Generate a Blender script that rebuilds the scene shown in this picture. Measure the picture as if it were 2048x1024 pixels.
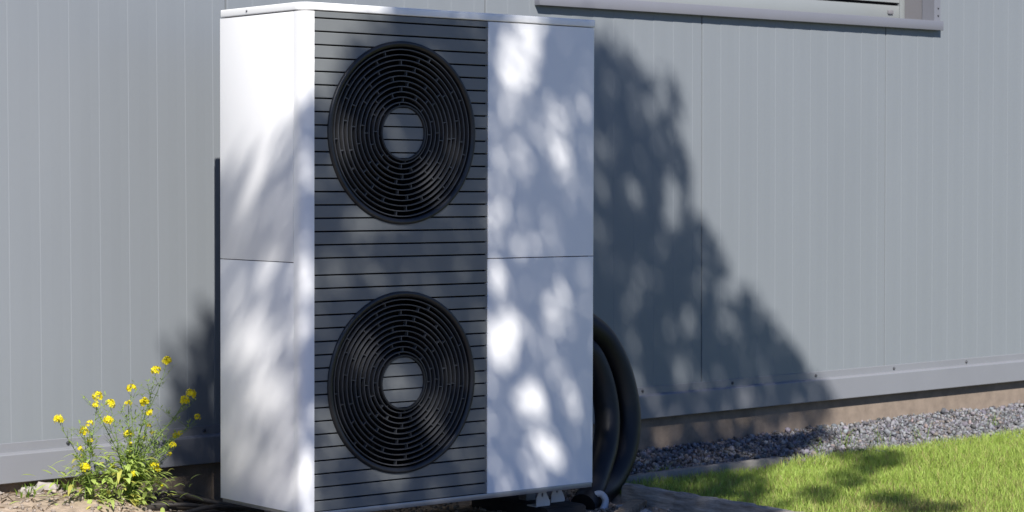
import bpy, bmesh, math, random
import numpy as np
from mathutils import Vector, Matrix

scene = bpy.context.scene
for o in list(bpy.data.objects):
    bpy.data.objects.remove(o)
R = math.radians
random.seed(7)
rng = np.random.default_rng(11)

# ------------------------------------------------------------------ camera
cam_d = bpy.data.cameras.new('camera')
cam = bpy.data.objects.new('camera', cam_d)
scene.collection.objects.link(cam)
scene.camera = cam
YAW, PITCH, ROLL = 0.6865572, -0.0329776, 0.0030223
fwd = Vector((math.sin(YAW) * math.cos(PITCH), math.cos(YAW) * math.cos(PITCH), math.sin(PITCH)))
right = Vector((math.cos(YAW), -math.sin(YAW), 0))
up = right.cross(fwd)
r2 = math.cos(ROLL) * right + math.sin(ROLL) * up
u2 = -math.sin(ROLL) * right + math.cos(ROLL) * up
cam.matrix_world = Matrix(((r2.x, u2.x, -fwd.x, -3.8049), (r2.y, u2.y, -fwd.y, -5.6463),
                           (r2.z, u2.z, -fwd.z, 1.0175), (0, 0, 0, 1)))
cam_d.sensor_width = 36.0
cam_d.lens = 36.0 * 4455.1 / 2048
cam_d.clip_end = 1500
cam_d.dof.use_dof = True
cam_d.dof.focus_distance = 6.85
cam_d.dof.aperture_fstop = 9.0

# ------------------------------------------------------------------ light
SUN_AZ, SUN_EL = R(29.6), R(42.2)         # the sun stands left of the wall's normal, behind the camera
SD = Vector((math.sin(SUN_AZ) * math.cos(SUN_EL), math.cos(SUN_AZ) * math.cos(SUN_EL), -math.sin(SUN_EL)))
world = bpy.data.worlds.new('World')
scene.world = world
world.use_nodes = True
nt = world.node_tree
nt.nodes.clear()
sky = nt.nodes.new('ShaderNodeTexSky')
sky.sky_type = 'NISHITA'
sky.sun_disc = False
sky.sun_elevation = SUN_EL
sky.sun_rotation = R(180) + SUN_AZ
sky.air_density = 1.0
sky.dust_density = 0.0
sky.ozone_density = 4.0
bg = nt.nodes.new('ShaderNodeBackground')
bg.inputs['Strength'].default_value = 0.055
wo = nt.nodes.new('ShaderNodeOutputWorld')
wb = nt.nodes.new('ShaderNodeMix')          # white balance of the clear sky
wb.data_type = 'RGBA'
wb.blend_type = 'MULTIPLY'
wb.inputs[0].default_value = 1.0
wb.inputs[7].default_value = (0.87, 0.955, 1.28, 1)
nt.links.new(sky.outputs[0], wb.inputs[6])
nt.links.new(wb.outputs[2], bg.inputs[0])
nt.links.new(bg.outputs[0], wo.inputs[0])
sun_d = bpy.data.lights.new('sun', 'SUN')
sun_d.energy = 5.0
sun_d.angle = R(0.53)
sun_d.color = (1.0, 0.965, 0.915)
sun = bpy.data.objects.new('sun', sun_d)
scene.collection.objects.link(sun)
sun.rotation_euler = SD.to_track_quat('-Z', 'Y').to_euler()
sun.location = (-3, -8, 9)
vs = scene.view_settings
vs.view_transform = 'Standard'
vs.look = 'None'
vs.gamma = 1.0
vs.exposure = 0.62
vs.use_curve_mapping = False

# ------------------------------------------------------------------ helpers
COL = scene.collection


def link(name, me, mat=None, parent=None, smooth=None):
    o = bpy.data.objects.new(name, me)
    COL.objects.link(o)
    if mat is not None and len(me.materials) == 0:
        me.materials.append(mat)
    if parent is not None:
        o.parent = parent
    if smooth is not None:
        shade(me, smooth)
    return o


def shade(me, angle):
    me.polygons.foreach_set('use_smooth', [True] * len(me.polygons))
    try:
        me.set_sharp_from_angle(angle=R(angle))
    except Exception:
        pass


def tag(o, label=None, cat=None, group=None, kind=None):
    if label: o['label'] = label
    if cat: o['category'] = cat
    if group: o['group'] = group
    if kind: o['kind'] = kind
    return o


def empty(name, loc=(0, 0, 0), parent=None):
    o = bpy.data.objects.new(name, None)
    COL.objects.link(o)
    o.location = loc
    o.parent = parent
    return o


class MB:
    def __init__(s):
        s.v, s.f = [], []

    def add(s, vs_, fs_):
        b = len(s.v)
        s.v += [tuple(p) for p in vs_]
        s.f += [tuple(i + b for i in f) for f in fs_]
        return s

    def box(s, x0, x1, y0, y1, z0, z1):
        return s.add([(x0, y0, z0), (x1, y0, z0), (x1, y1, z0), (x0, y1, z0),
                      (x0, y0, z1), (x1, y0, z1), (x1, y1, z1), (x0, y1, z1)],
                     [(0, 3, 2, 1), (4, 5, 6, 7), (0, 1, 5, 4), (1, 2, 6, 5), (2, 3, 7, 6), (3, 0, 4, 7)])

    def prism_xy(s, poly, z0, z1):
        """poly counter-clockwise seen from above, extruded along z"""
        n = len(poly)
        return s.add([(x, y, z0) for x, y in poly] + [(x, y, z1) for x, y in poly],
                     [tuple(range(n - 1, -1, -1)), tuple(range(n, 2 * n))] +
                     [(i, (i + 1) % n, n + (i + 1) % n, n + i) for i in range(n)])

    def prism_xz(s, poly, y0, y1):
        """poly counter-clockwise seen from -y (x right, z up), extruded from y0 (front) to y1"""
        n = len(poly)
        return s.add([(x, y0, z) for x, z in poly] + [(x, y1, z) for x, z in poly],
                     [tuple(range(n)), tuple(range(2 * n - 1, n - 1, -1))] +
                     [(i, n + i, n + (i + 1) % n, (i + 1) % n) for i in range(n)])

    def prism_yz(s, poly, x0, x1):
        n = len(poly)
        return s.add([(x0, y, z) for y, z in poly] + [(x1, y, z) for y, z in poly],
                     [tuple(range(n)), tuple(range(2 * n - 1, n - 1, -1))] +
                     [(i, n + i, n + (i + 1) % n, (i + 1) % n) for i in range(n)])

    def ring(s, cx, cz, prof, n=96):
        """closed profile [(r, y)] turned about an axis along y"""
        m = len(prof)
        vs_ = []
        for k in range(n):
            a = 2 * math.pi * k / n
            c, q = math.cos(a), math.sin(a)
            vs_ += [(cx + r * c, y, cz + r * q) for r, y in prof]
        fs_ = []
        for k in range(n):
            k2 = (k + 1) % n
            for j in range(m):
                j2 = (j + 1) % m
                fs_.append((k * m + j, k * m + j2, k2 * m + j2, k2 * m + j))
        return s.add(vs_, fs_)

    def tube(s, pts, rad, n=8, cap=True):
        pts = [Vector(p) for p in pts]
        rads = rad if isinstance(rad, (list, tuple)) else [rad] * len(pts)
        vs_, fs_ = [], []
        ref = None
        for i, p in enumerate(pts):
            t = (pts[min(i + 1, len(pts) - 1)] - pts[max(i - 1, 0)])
            t = t.normalized() if t.length > 1e-9 else Vector((0, 0, 1))
            if ref is None:
                ref = t.orthogonal().normalized()
            ref = (ref - t * ref.dot(t)).normalized()
            b = t.cross(ref)
            for k in range(n):
                a = 2 * math.pi * k / n
                vs_.append(p + (ref * math.cos(a) + b * math.sin(a)) * rads[i])
        for i in range(len(pts) - 1):
            for k in range(n):
                k2 = (k + 1) % n
                fs_.append((i * n + k, i * n + k2, (i + 1) * n + k2, (i + 1) * n + k))
        if cap:
            fs_.append(tuple(range(n - 1, -1, -1)))
            fs_.append(tuple((len(pts) - 1) * n + k for k in range(n)))
        return s.add(vs_, fs_)

    def mesh(s, name, fix=False):
        me = bpy.data.meshes.new(name)
        me.from_pydata(s.v, [], s.f)
        if fix:
            bm = bmesh.new()
            bm.from_mesh(me)
            bmesh.ops.recalc_face_normals(bm, faces=bm.faces)
            bm.to_mesh(me)
            bm.free()
        me.update()
        return me

    def build(s, name, mat, parent=None, smooth=None, bevel=0, seg=2, fix=False):
        me = s.mesh(name, fix)
        if bevel:
            bm = bmesh.new()
            bm.from_mesh(me)
            bmesh.ops.remove_doubles(bm, verts=bm.verts, dist=1e-6)
            bmesh.ops.recalc_face_normals(bm, faces=bm.faces)
            ed = [e for e in bm.edges if len(e.link_faces) == 2 and e.calc_face_angle(0) > R(35)]
            bmesh.ops.bevel(bm, geom=ed, offset=bevel, segments=seg, affect='EDGES', profile=0.5, clamp_overlap=True)
            bm.to_mesh(me)
            bm.free()
            shade(me, 40)
        return link(name, me, mat, parent, smooth)


def smooth_path(pts, n=8):
    """Catmull-Rom through the points"""
    P = [Vector(p) for p in pts]
    P = [P[0] * 2 - P[1]] + P + [P[-1] * 2 - P[-2]]
    out = []
    for i in range(1, len(P) - 2):
        for k in range(n):
            t = k / n
            a, b, c, d = P[i - 1], P[i], P[i + 1], P[i + 2]
            out.append(0.5 * ((2 * b) + (c - a) * t + (2 * a - 5 * b + 4 * c - d) * t * t + (3 * b - a - 3 * c + d) * t ** 3))
    out.append(P[-2])
    return out


# ------------------------------------------------------------------ materials
def material(name, col, rough=0.5, metal=0.0, spec=0.5, var=0.0, scale=6.0, col2=None, bump=0.0, bscale=60.0,
             rvar=0.0, attr=None, stretch=None, transl=0.0, coat=0.0):
    m = bpy.data.materials.new(name)
    m.use_nodes = True
    n = m.node_tree.nodes
    l = m.node_tree.links
    p = n['Principled BSDF']
    p.inputs['Base Color'].default_value = (*col, 1)
    p.inputs['Roughness'].default_value = rough
    p.inputs['Metallic'].default_value = metal
    p.inputs['Specular IOR Level'].default_value = spec
    if coat:
        p.inputs['Coat Weight'].default_value = coat
        p.inputs['Coat Roughness'].default_value = 0.25
    tc = n.new('ShaderNodeTexCoord')
    mp = n.new('ShaderNodeMapping')
    l.new(tc.outputs['Object'], mp.inputs[0])
    if stretch:
        mp.inputs['Scale'].default_value = stretch
    src = None
    if attr:
        a = n.new('ShaderNodeAttribute')
        a.attribute_name = attr
        src = a.outputs['Color']
    if var or col2:
        t = n.new('ShaderNodeTexNoise')
        t.inputs['Scale'].default_value = scale
        t.inputs['Detail'].default_value = 6
        t.inputs['Roughness'].default_value = 0.65
        l.new(mp.outputs[0], t.inputs['Vector'])
        mx = n.new('ShaderNodeMix')
        mx.data_type = 'RGBA'
        ramp = n.new('ShaderNodeMapRange')
        ramp.inputs[1].default_value = 0.33
        ramp.inputs[2].default_value = 0.67
        l.new(t.outputs['Fac'], ramp.inputs[0])
        l.new(ramp.outputs[0], mx.inputs[0])
        c2 = col2 if col2 else tuple(c * (1 - var) for c in col)
        if src is not None:
            dk = n.new('ShaderNodeMix')
            dk.data_type = 'RGBA'
            dk.blend_type = 'MULTIPLY'
            dk.inputs[0].default_value = 1.0
            l.new(src, dk.inputs[6])
            mx.inputs[6].default_value = (1 - var,) * 3 + (1,)
            mx.inputs[7].default_value = (1 + var,) * 3 + (1,)
            l.new(mx.outputs[2], dk.inputs[7])
            src = dk.outputs[2]
        else:
            mx.inputs[6].default_value = (*col, 1)
            mx.inputs[7].default_value = (*c2, 1)
            src = mx.outputs[2]
    if src is not None:
        l.new(src, p.inputs['Base Color'])
    if rvar:
        t2 = n.new('ShaderNodeTexNoise')
        t2.inputs['Scale'].default_value = scale * 1.7
        t2.inputs['Detail'].default_value = 5
        l.new(mp.outputs[0], t2.inputs['Vector'])
        mr = n.new('ShaderNodeMapRange')
        mr.inputs[3].default_value = max(0.03, rough - rvar)
        mr.inputs[4].default_value = rough + rvar
        l.new(t2.outputs['Fac'], mr.inputs[0])
        l.new(mr.outputs[0], p.inputs['Roughness'])
    if bump:
        t3 = n.new('ShaderNodeTexNoise')
        t3.inputs['Scale'].default_value = bscale
        t3.inputs['Detail'].default_value = 5
        l.new(mp.outputs[0], t3.inputs['Vector'])
        bp = n.new('ShaderNodeBump')
        bp.inputs['Strength'].default_value = 1.0
        bp.inputs['Distance'].default_value = bump
        l.new(t3.outputs['Fac'], bp.inputs['Height'])
        l.new(bp.outputs[0], p.inputs['Normal'])
    if transl:
        tr = n.new('ShaderNodeBsdfTranslucent')
        ms = n.new('ShaderNodeMixShader')
        ms.inputs[0].default_value = transl
        if src is not None:
            l.new(src, tr.inputs[0])
        else:
            tr.inputs[0].default_value = (*col, 1)
        out = n['Material Output']
        l.new(p.outputs[0], ms.inputs[1])
        l.new(tr.outputs[0], ms.inputs[2])
        l.new(ms.outputs[0], out.inputs[0])
    return m


M = {}
M['white'] = material('white_powder_coat', (0.83, 0.825, 0.82), 0.38, var=0.02, scale=3, bump=0.00006, bscale=240)
M['lid'] = material('white_lid', (0.82, 0.815, 0.80), 0.36, var=0.02, scale=4)
M['slat'] = material('slat_grey', (0.150, 0.158, 0.158), 0.42, spec=0.5, var=0.08, scale=5, rvar=0.05)
M['black'] = material('black_plastic', (0.013, 0.0135, 0.015), 0.4, spec=0.5, rvar=0.05, scale=20)
M['ring'] = material('ring_plastic', (0.06, 0.061, 0.065), 0.33, spec=0.5, rvar=0.05, scale=20)
M['void'] = material('black_inside', (0.006, 0.006, 0.007), 0.8, spec=0.1)
M['rail'] = material('galvanised', (0.36, 0.36, 0.36), 0.4, metal=0.6, var=0.1, scale=30)
M['wall'] = material('wall_paint', (0.194, 0.210, 0.226), 0.42, spec=0.45, var=0.05, scale=1.6, rvar=0.05,
                     stretch=(1, 1, 0.35), bump=0.00005, bscale=150)
M['trim'] = material('trim_paint', (0.195, 0.20, 0.218), 0.4, spec=0.5, var=0.06, scale=3, rvar=0.06)
M['joint'] = material('joint_seal', (0.03, 0.03, 0.032), 0.8)
M['plinth'] = material('plinth_render', (0.265, 0.21, 0.165), 0.9, spec=0.2, var=0.32, scale=13, bump=0.0016, bscale=220)
M['sill'] = material('sill_paint', (0.165, 0.168, 0.192), 0.4, var=0.05, scale=5)
M['shutter'] = material('shutter_paint', (0.235, 0.25, 0.25), 0.4, var=0.06, scale=6, stretch=(0.3, 1, 1))
M['jamb'] = material('jamb_paint', (0.17, 0.165, 0.175), 0.45, var=0.05, scale=8)
M['screw'] = material('screw_steel', (0.1, 0.1, 0.11), 0.35, metal=0.8)
M['hose'] = material('hose_foam', (0.007, 0.007, 0.0085), 0.45, spec=0.35, var=0.3, scale=14, bump=0.0006, bscale=90)
M['conduit'] = material('conduit_grey', (0.55, 0.56, 0.58), 0.45)
M['cable'] = material('cable_sheath', (0.030, 0.026, 0.024), 0.6, spec=0.4, var=0.4, scale=30, col2=(0.06, 0.05, 0.042))
M['rubber'] = material('black_rubber', (0.014, 0.014, 0.015), 0.75, bump=0.0006, bscale=160)
M['wood'] = material('weathered_wood', (0.42, 0.39, 0.35), 0.85, spec=0.2, col2=(0.17, 0.15, 0.13), scale=16,
                     stretch=(4, 0.5, 4), bump=0.004, bscale=24)
M['plank'] = material('pale_plank', (0.36, 0.28, 0.19), 0.85, spec=0.2, col2=(0.16, 0.12, 0.085), scale=16,
                      stretch=(0.6, 4, 4), bump=0.003, bscale=24)
M['concrete'] = material('edging_concrete', (0.27, 0.25, 0.225), 0.9, spec=0.2, var=0.35, scale=14, bump=0.002, bscale=80)
M['ground'] = material('ground_soil', (0.2, 0.15, 0.1), 0.95, spec=0.1, attr='tint', var=0.3, scale=30, bump=0.006, bscale=70)
M['stone'] = material('gravel_stone', (0.3, 0.3, 0.3), 0.85, spec=0.25, attr='tint', var=0.15, scale=60, bump=0.001, bscale=200)
M['rock'] = material('pale_rock', (0.42, 0.38, 0.34), 0.9, spec=0.2, col2=(0.24, 0.21, 0.19), scale=22, bump=0.003, bscale=60)
M['grass'] = material('grass_blades', (0.1, 0.2, 0.03), 0.5, spec=0.25, attr='tint', transl=0.35)
M['petal'] = material('yellow_petal', (0.80, 0.69, 0.02), 0.55, spec=0.2, var=0.15, scale=60, transl=0.3)
M['stem'] = material('stem_green', (0.19, 0.27, 0.07), 0.55, spec=0.3, var=0.3, scale=20)
M['leaf'] = material('herb_leaf', (0.16, 0.25, 0.05), 0.5, spec=0.3, attr='tint', transl=0.5)
M['bark'] = material('bark', (0.11, 0.085, 0.065), 0.9, spec=0.2, col2=(0.05, 0.04, 0.032), scale=8, bump=0.01, bscale=18)
M['crown'] = material('tree_leaf', (0.055, 0.10, 0.022), 0.5, spec=0.35, attr='tint', transl=0.04)
M['roof'] = material('roof_sheet', (0.16, 0.165, 0.17), 0.5, var=0.1, scale=2)


def set_tint(me, cols):
    """one colour per vertex"""
    at = me.color_attributes.new('tint', 'FLOAT_COLOR', 'POINT')
    c = np.ones((len(me.vertices), 4), dtype=np.float32)
    c[:, :3] = cols
    at.data.foreach_set('color', c.ravel())


def np_mesh(name, verts, faces):
    """all faces have the same corner count"""
    k = faces.shape[1]
    me = bpy.data.meshes.new(name)
    me.vertices.add(len(verts))
    me.vertices.foreach_set('co', verts.astype(np.float32).ravel())
    me.loops.add(faces.size)
    me.loops.foreach_set('vertex_index', faces.astype(np.int32).ravel())
    me.polygons.add(len(faces))
    me.polygons.foreach_set('loop_start', np.arange(0, faces.size, k, dtype=np.int32))
    me.update(calc_edges=True)
    return me


def sstep(a, b, x):
    t = np.clip((x - a) / (b - a), 0, 1)
    return t * t * (3 - 2 * t)


def wob(x, y, f, s=0.0):
    return (np.sin(x * f + 1.3 + s) * np.cos(y * f * 1.17 + .7 * s) + np.sin((x + y) * f * 1.9 + 2.1 * s) * .5
            + np.sin((x - 1.6 * y) * f * 2.7 + s) * .35) / 1.85


def edge_y(x):                      # centre line of the concrete edging between gravel and lawn
    return 0.315 + 0.085 * (x - 1.6)


def ground_h(x, y):
    x = np.asarray(x, dtype=float)
    y = np.asarray(y, dtype=float)
    lawn = -0.088 + 0.012 * wob(x, y, 2.2)
    wl = np.clip(-0.062 + 0.018 * (x - 2.3), -0.075, -0.028)
    grav = -0.092 + (wl + 0.078) * sstep(0.0, 0.55, y - edge_y(x)) + 0.008 * wob(x, y, 7)
    rightz = np.where(y < edge_y(x), lawn, grav)
    soil = -0.118 + 0.012 * wob(x, y, 5) + 0.105 * sstep(0.42, -0.45, x) * sstep(0.05, 0.7, y) + 0.03 * sstep(.3, -.4, x)
    k = sstep(1.44, 1.50, x)
    k = np.where(y > 0.5, sstep(0.95, 1.4, x), k)
    h = soil * (1 - k) + rightz * k
    far = sstep(7, 14, np.hypot(x - 1, y))
    return h * (1 - far) + (-0.09) * far


# ------------------------------------------------------------------ ground sheet
def axis(lo, hi, step, far):
    a = list(np.arange(lo, hi + 1e-6, step))
    g = step
    x = a[-1]
    right_ = []
    while x < far:
        g *= 1.35
        x += g
        right_.append(x)
    g = step
    x = a[0]
    left_ = []
    while x > -far:
        g *= 1.35
        x -= g
        left_.append(x)
    return np.array(left_[::-1] + a + right_)


gx = axis(-1.6, 6.0, 0.035, 400)
gy = axis(-2.0, 1.05, 0.03, 400)
GX, GY = np.meshgrid(gx, gy)
GZ = ground_h(GX, GY)
nx, ny = len(gx), len(gy)
gv = np.stack([GX.ravel(), GY.ravel(), GZ.ravel()], 1)
ii = np.arange(nx * ny).reshape(ny, nx)
gf = np.stack([ii[:-1, :-1].ravel(), ii[:-1, 1:].ravel(), ii[1:, 1:].ravel(), ii[1:, :-1].ravel()], 1)
gme = np_mesh('ground', gv, gf)
shade(gme, 60)
gc = np.zeros((len(gv), 3))
gc[:] = (0.31, 0.245, 0.185)
xx, yy = gv[:, 0], gv[:, 1]
lw = (xx > 1.48) & (yy < edge_y(xx))
gc[lw] = (0.085, 0.10, 0.032)
gc[(xx < -1.4) | (yy < -2.0)] = (0.10, 0.10, 0.085)
gr_ = (xx > 1.2) & (yy >= edge_y(xx))
gc[gr_] = (0.15, 0.145, 0.15)
set_tint(gme, gc)
ground = tag(link('ground', gme, M['ground']), 'bare brown soil, gravel bed and lawn ground', None, None, 'structure')

# ------------------------------------------------------------------ building
bld = empty('building', (1.5, 0.95, 0))
bld.rotation_euler = (0, -0.0065, 0.022)
tag(bld, 'grey building wall of ribbed metal panels with a shuttered window above a brown plinth', 'building')
MOD = 1.1635
J0 = -0.024
PT = MOD / 10.5
WX0, WX1, WZ0, WZ1 = 0.262, 2.632, 1.738, 2.95       # window opening
TOP = 3.3


def panel(k):
    a = J0 + MOD * k
    xs = [(a + 0.002, 0.004), (a + 0.0035, 0.0)]
    for m_ in range(11):
        x = a + m_ * PT + (0.006 if m_ == 0 else 0)
        xs += [(x, 0.0), (x + 0.0024, -0.0009)]
        if m_ < 10:
            xs += [(x + PT * .38, -0.0009), (x + PT * .72, 0.0)]
    b = a + MOD
    xs += [(b - 0.0035, -0.0005), (b - 0.002, 0.004)]
    for w in (WX0, WX1):
        if a + .003 < w < b - .003:
            for i in range(len(xs) - 1):
                if xs[i][0] < w < xs[i + 1][0]:
                    t = (w - xs[i][0]) / (xs[i + 1][0] - xs[i][0])
                    xs.insert(i + 1, (w, xs[i][1] + t * (xs[i + 1][1] - xs[i][1])))
                    break
    lower = mb = MB()
    upper = MB() if WX0 < a and b < WX1 else lower      # a panel cut right through by the window is two pieces
    for i in range(len(xs) - 1):
        (x0, y0), (x1, y1) = xs[i], xs[i + 1]
        mid = (x0 + x1) / 2
        spans = [(0.075, WZ0), (WZ1, TOP)] if WX0 < mid < WX1 else [(0.075, TOP)]
        for z0, z1 in spans:
            mb = upper if z0 == WZ1 else lower
            mb.add([(x0, y0, z0), (x1, y1, z0), (x1, y1, z1), (x0, y0, z1)], [(0, 1, 2, 3)])
            mb.add([(x0, 0.05, z0), (x1, 0.05, z0), (x1, 0.05, z1), (x0, 0.05, z1)], [(3, 2, 1, 0)])
            mb.add([(x0, y0, z1), (x1, y1, z1), (x1, 0.05, z1), (x0, 0.05, z1)], [(0, 1, 2, 3)])
            mb.add([(x0, y0, z0), (x1, y1, z0), (x1, 0.05, z0), (x0, 0.05, z0)], [(3, 2, 1, 0)])
    for x, fc in ((xs[0][0], (0, 3, 2, 1)), (xs[-1][0], (0, 1, 2, 3))):
        for z0, z1 in ([(0.075, WZ0), (WZ1, TOP)] if WX0 < x < WX1 else [(0.075, TOP)]):
            mb = upper if z0 == WZ1 else lower
            mb.add([(x, .004, z0), (x, .05, z0), (x, .05, z1), (x, .004, z1)], [fc])
    return [lower] if upper is lower else [lower, upper]


for k in range(-5, 7):
    for piece in panel(k):
        piece.build('wall_panel', M['wall'], bld)
# dark core behind the panel joints
BX0, BX1 = J0 - 5 * MOD, J0 + 7 * MOD
cb = MB()
cb.box(BX0, WX0 - .03, 0.052, 0.11, 0.0, TOP - .01)
cb.box(WX1 + .03, BX1, 0.052, 0.11, 0.0, TOP - .01)
cb.box(WX0 - .03, WX1 + .03, 0.052, 0.11, 0.0, WZ0 - .03)
cb.box(WX0 - .03, WX1 + .03, 0.052, 0.11, WZ1 + .03, TOP - .01)
cb.build('wall_core', M['joint'], bld)
for k in range(-4, 7):
    x = J0 + MOD * k
    hi = WZ0 if WX0 < x < WX1 else TOP
    MB().box(x - .0035, x + .0035, 0.012, 0.03, 0.08, hi - .002).build('joint_seal', M['joint'], bld)
    if hi < TOP:
        MB().box(x - .0035, x + .0035, 0.012, 0.03, WZ1 + .022, TOP - .002).build('joint_seal', M['joint'], bld)
body = MB()
body.box(BX0 + .02, BX1 - .02, 0.24, 5.0, -0.3, TOP - .02)
body.build('building_body', M['wall'], bld)
MB().box(BX0 - .1, BX1 + .1, -0.12, 5.1, TOP, TOP + .16).build('roof_edge', M['roof'], bld, bevel=.01)
# plinth and base flashing
MB().box(BX0, BX1, 0.018, 0.25, -0.5, 0.073).build('plinth', M['plinth'], bld)
fl = MB()
fl.prism_yz([(-0.0016, .188), (-0.0045, .1865), (-0.0045, .158), (-0.0205, .1535), (-0.0225, .150), (-0.0235, .062),
             (-0.018, .059), (-0.016, .062), (-0.012, .15), (-0.0016, .16)], BX0, BX1)
flash = fl.build('base_flashing', M['trim'], bld, fix=True)
sc_me = MB().ring(0, 0, [(0.0005, -.006), (.004, -.0055), (.0062, -.003), (.0065, 0), (.0005, 0.0)], 12).mesh('screw', True)
shade(sc_me, 40)
sc_me.materials.append(M['screw'])
for k in range(-11, 13):
    o = link('screw', sc_me, None, flash)
    o.location = (0.797 + 0.522 * k + 0.01 * math.sin(k * 3.1), -0.0045, 0.1715)
# window: sill, shutter with guide rails, reveal and side flashing
win = empty('window', (0, 0, 0), bld)
tag(win, 'window closed by a light grey roller shutter above a metal sill')
MB().box(WX0 - .038, WX1 + .04, -0.031, 0.2, 1.698, 1.7405).build('sill', M['sill'], win, bevel=.0015)
DEP = 0.165
MB().box(WX0 + .012, WX1 - .036, DEP, DEP + .02, 1.748, 1.817).build('bottom_bar', M['shutter'], win, bevel=.002)
MB().box(WX1 - .12, WX1 - .085, DEP - .008, DEP + .001, 1.777, 1.795).build('shutter_stop', M['jamb'], win, bevel=.002)
MB().box(WX0 + .012, WX1 - .04, DEP + .012, DEP + .018, 1.815, 2.94).build('shutter_backing', M['void'], win)
sl_me = MB().box(WX0 + .012, WX1 - .036, DEP, DEP + .012, 0, 0.049).mesh('shutter_slat')
sl_me.materials.append(M['shutter'])
for k in range(21):
    o = link('shutter_slat', sl_me, None, win)
    o.location.z = 1.831 + k * 0.053
MB().box(WX1 - .036, WX1 - .003, DEP - .006, DEP + .03, 1.7405, WZ1).build('guide_rail', M['shutter'], win, bevel=.002)
MB().box(WX0 + .003, WX0 + .012, DEP - .006, DEP + .03, 1.7405, WZ1).build('guide_rail', M['shutter'], win, bevel=.002)
MB().box(WX1 - .003, WX1 + .02, 0.0, DEP + .05, 1.7405, WZ1).build('reveal', M['jamb'], win)
MB().box(WX0 - .02, WX0 + .003, 0.0, DEP + .05, 1.7405, WZ1).build('reveal', M['jamb'], win)
MB().box(WX0, WX1, 0.0, DEP + .05, WZ1 - .004, WZ1 + .02).build('reveal', M['jamb'], win)
jf = MB()
jf.prism_xy([(WX1 - .006, 0.055), (WX1 - .006, -.014), (WX1 + .016, -.014), (WX1 + .018, -.004), (WX1 + .05, -.004), (WX1 + .05, -.0014),
             (WX1 + .012, -.0014), (WX1 + .012, -.01), (WX1 - .0035, -.01), (WX1 - .0035, .055)], 1.742, WZ1)
jf.build('side_flashing', M['sill'], win, fix=True)
for zz in (1.766, 1.80, 2.2, 2.6):
    o = link('screw', sc_me, None, win)
    o.location = (WX1 + .034, -0.004, zz)
    o.scale = (.7, .7, .7)

# ------------------------------------------------------------------ heat pump
W, D, H, ZL = 1.1844, 0.4738, 1.565, 1.5403
XG0, XG1 = 0.0415, 0.7211
Z1, P, Z2 = 1.5178, 0.04078, 0.7314
ZS = 0.770
hp = empty('heat_pump', (0.6, 0.24, -0.118))
tag(hp, 'tall white outdoor heat pump with two round black fan grilles on grey slats', 'heat pump')
HPL = Vector((0.6, 0.24, -0.118))


def hpart(o):
    o.location = o.location - HPL
    return o


def hb(mb, name, mat, **k):
    return hpart(mb.build(name, mat, hp, **k))


def arc(cx, cy, r, a0, a1, n=8):
    return [(cx + r * math.cos(R(a0 + (a1 - a0) * i / n)), cy + r * math.sin(R(a0 + (a1 - a0) * i / n))) for i in range(n + 1)]


# inner chassis, keeps the gaps dark
ch = MB()
ch.box(0.02, W - .02, 0.19, D - .01, 0.012, ZL - .002)
ch.box(XG1 + .004, W - .02, 0.012, 0.189, 0.012, ZL - .002)
ch.box(0.012, XG0 - .003, 0.045, 0.189, 0.012, ZL - .002)
ch.box(0.008, 0.0195, 0.046, D - .01, 0.012, ZL - .002)
hb(ch, 'chassis', M['void'])
# rounded front corner post
rc = 0.034
post = arc(rc, rc, rc, 180, 270, 10)
outer = [(0, 0.0522)] + post + [(XG0, 0)]
inner = [(XG0, 0.014), (0.03, 0.014), (0.014, 0.03), (0.014, 0.0522)]
hb(MB().prism_xy(outer + inner, 0.0, ZL - .002), 'corner_post', M['white'], smooth=30)


def side_panel(z0, z1):
    return MB().box(0, 0.012, 0.0545, D, z0, z1)


hb(side_panel(ZS + .0012, ZL - .002), 'side_panel', M['white'], bevel=.0012)
hb(MB().box(0.0003, 0.012, 0.0532, D, 0.0, ZS - .0012), 'side_panel', M['white'], bevel=.0008)


def front_panel(z0, z1):
    rr = 0.012
    poly = [(XG1, 0.02), (XG1, 0.0)] + arc(W - rr, rr, rr, 270, 360, 8) + [(W, 0.05), (W - .01, 0.05), (W - .012, .02)]
    return MB().prism_xy(poly, z0, z1)


hb(front_panel(ZS + .0014, ZL - .002), 'front_panel', M['white'], bevel=.0008, seg=1)
hb(front_panel(0.0, ZS - .0014), 'front_panel', M['white'], bevel=.0008, seg=1)
hb(MB().box(W - .012, W - .0005, 0.052, D, 0.0, ZL - .002), 'side_panel', M['white'], bevel=.0012)
hb(MB().box(0.014, W - .014, D - .009, D - .001, 0.0, ZL - .002), 'back_panel', M['slat'])
# lid with rounded corners
rl = 0.045
e = 0.003
lid = (arc(rl - e, rl - e, rl, 180, 270, 10) + arc(W + e - .016, .016 - e, .016, 270, 360, 6)
       + arc(W + e - .016, D + e - .016, .016, 0, 90, 5) + arc(.016 - e, D + e - .016, .016, 90, 180, 5))
lo = hb(MB().prism_xy(lid, ZL + .0005, H), 'lid', M['lid'], bevel=.0035, seg=3)
ls = link('screw', sc_me, None, lo)
ls.rotation_euler = (0, 0, R(-90))
ls.scale = (.55, .55, .55)
ls.location = (-.003, .31, ZL + .013)
tray = MB()
tray.box(0.004, W - .004, 0.006, D - .006, -0.012, -0.0005)
hb(tray, 'base_tray', M['rail'], bevel=.0015)
hb(MB().box(0.035, W - .01, -0.0015, 0.0045, -0.013, 0.004), 'bottom_rail', M['rail'], bevel=.0012)

FANS = [(0.3788, 1.1722), (0.3788, 0.3853)]
RF, RH = 0.2875, 0.0835


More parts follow.
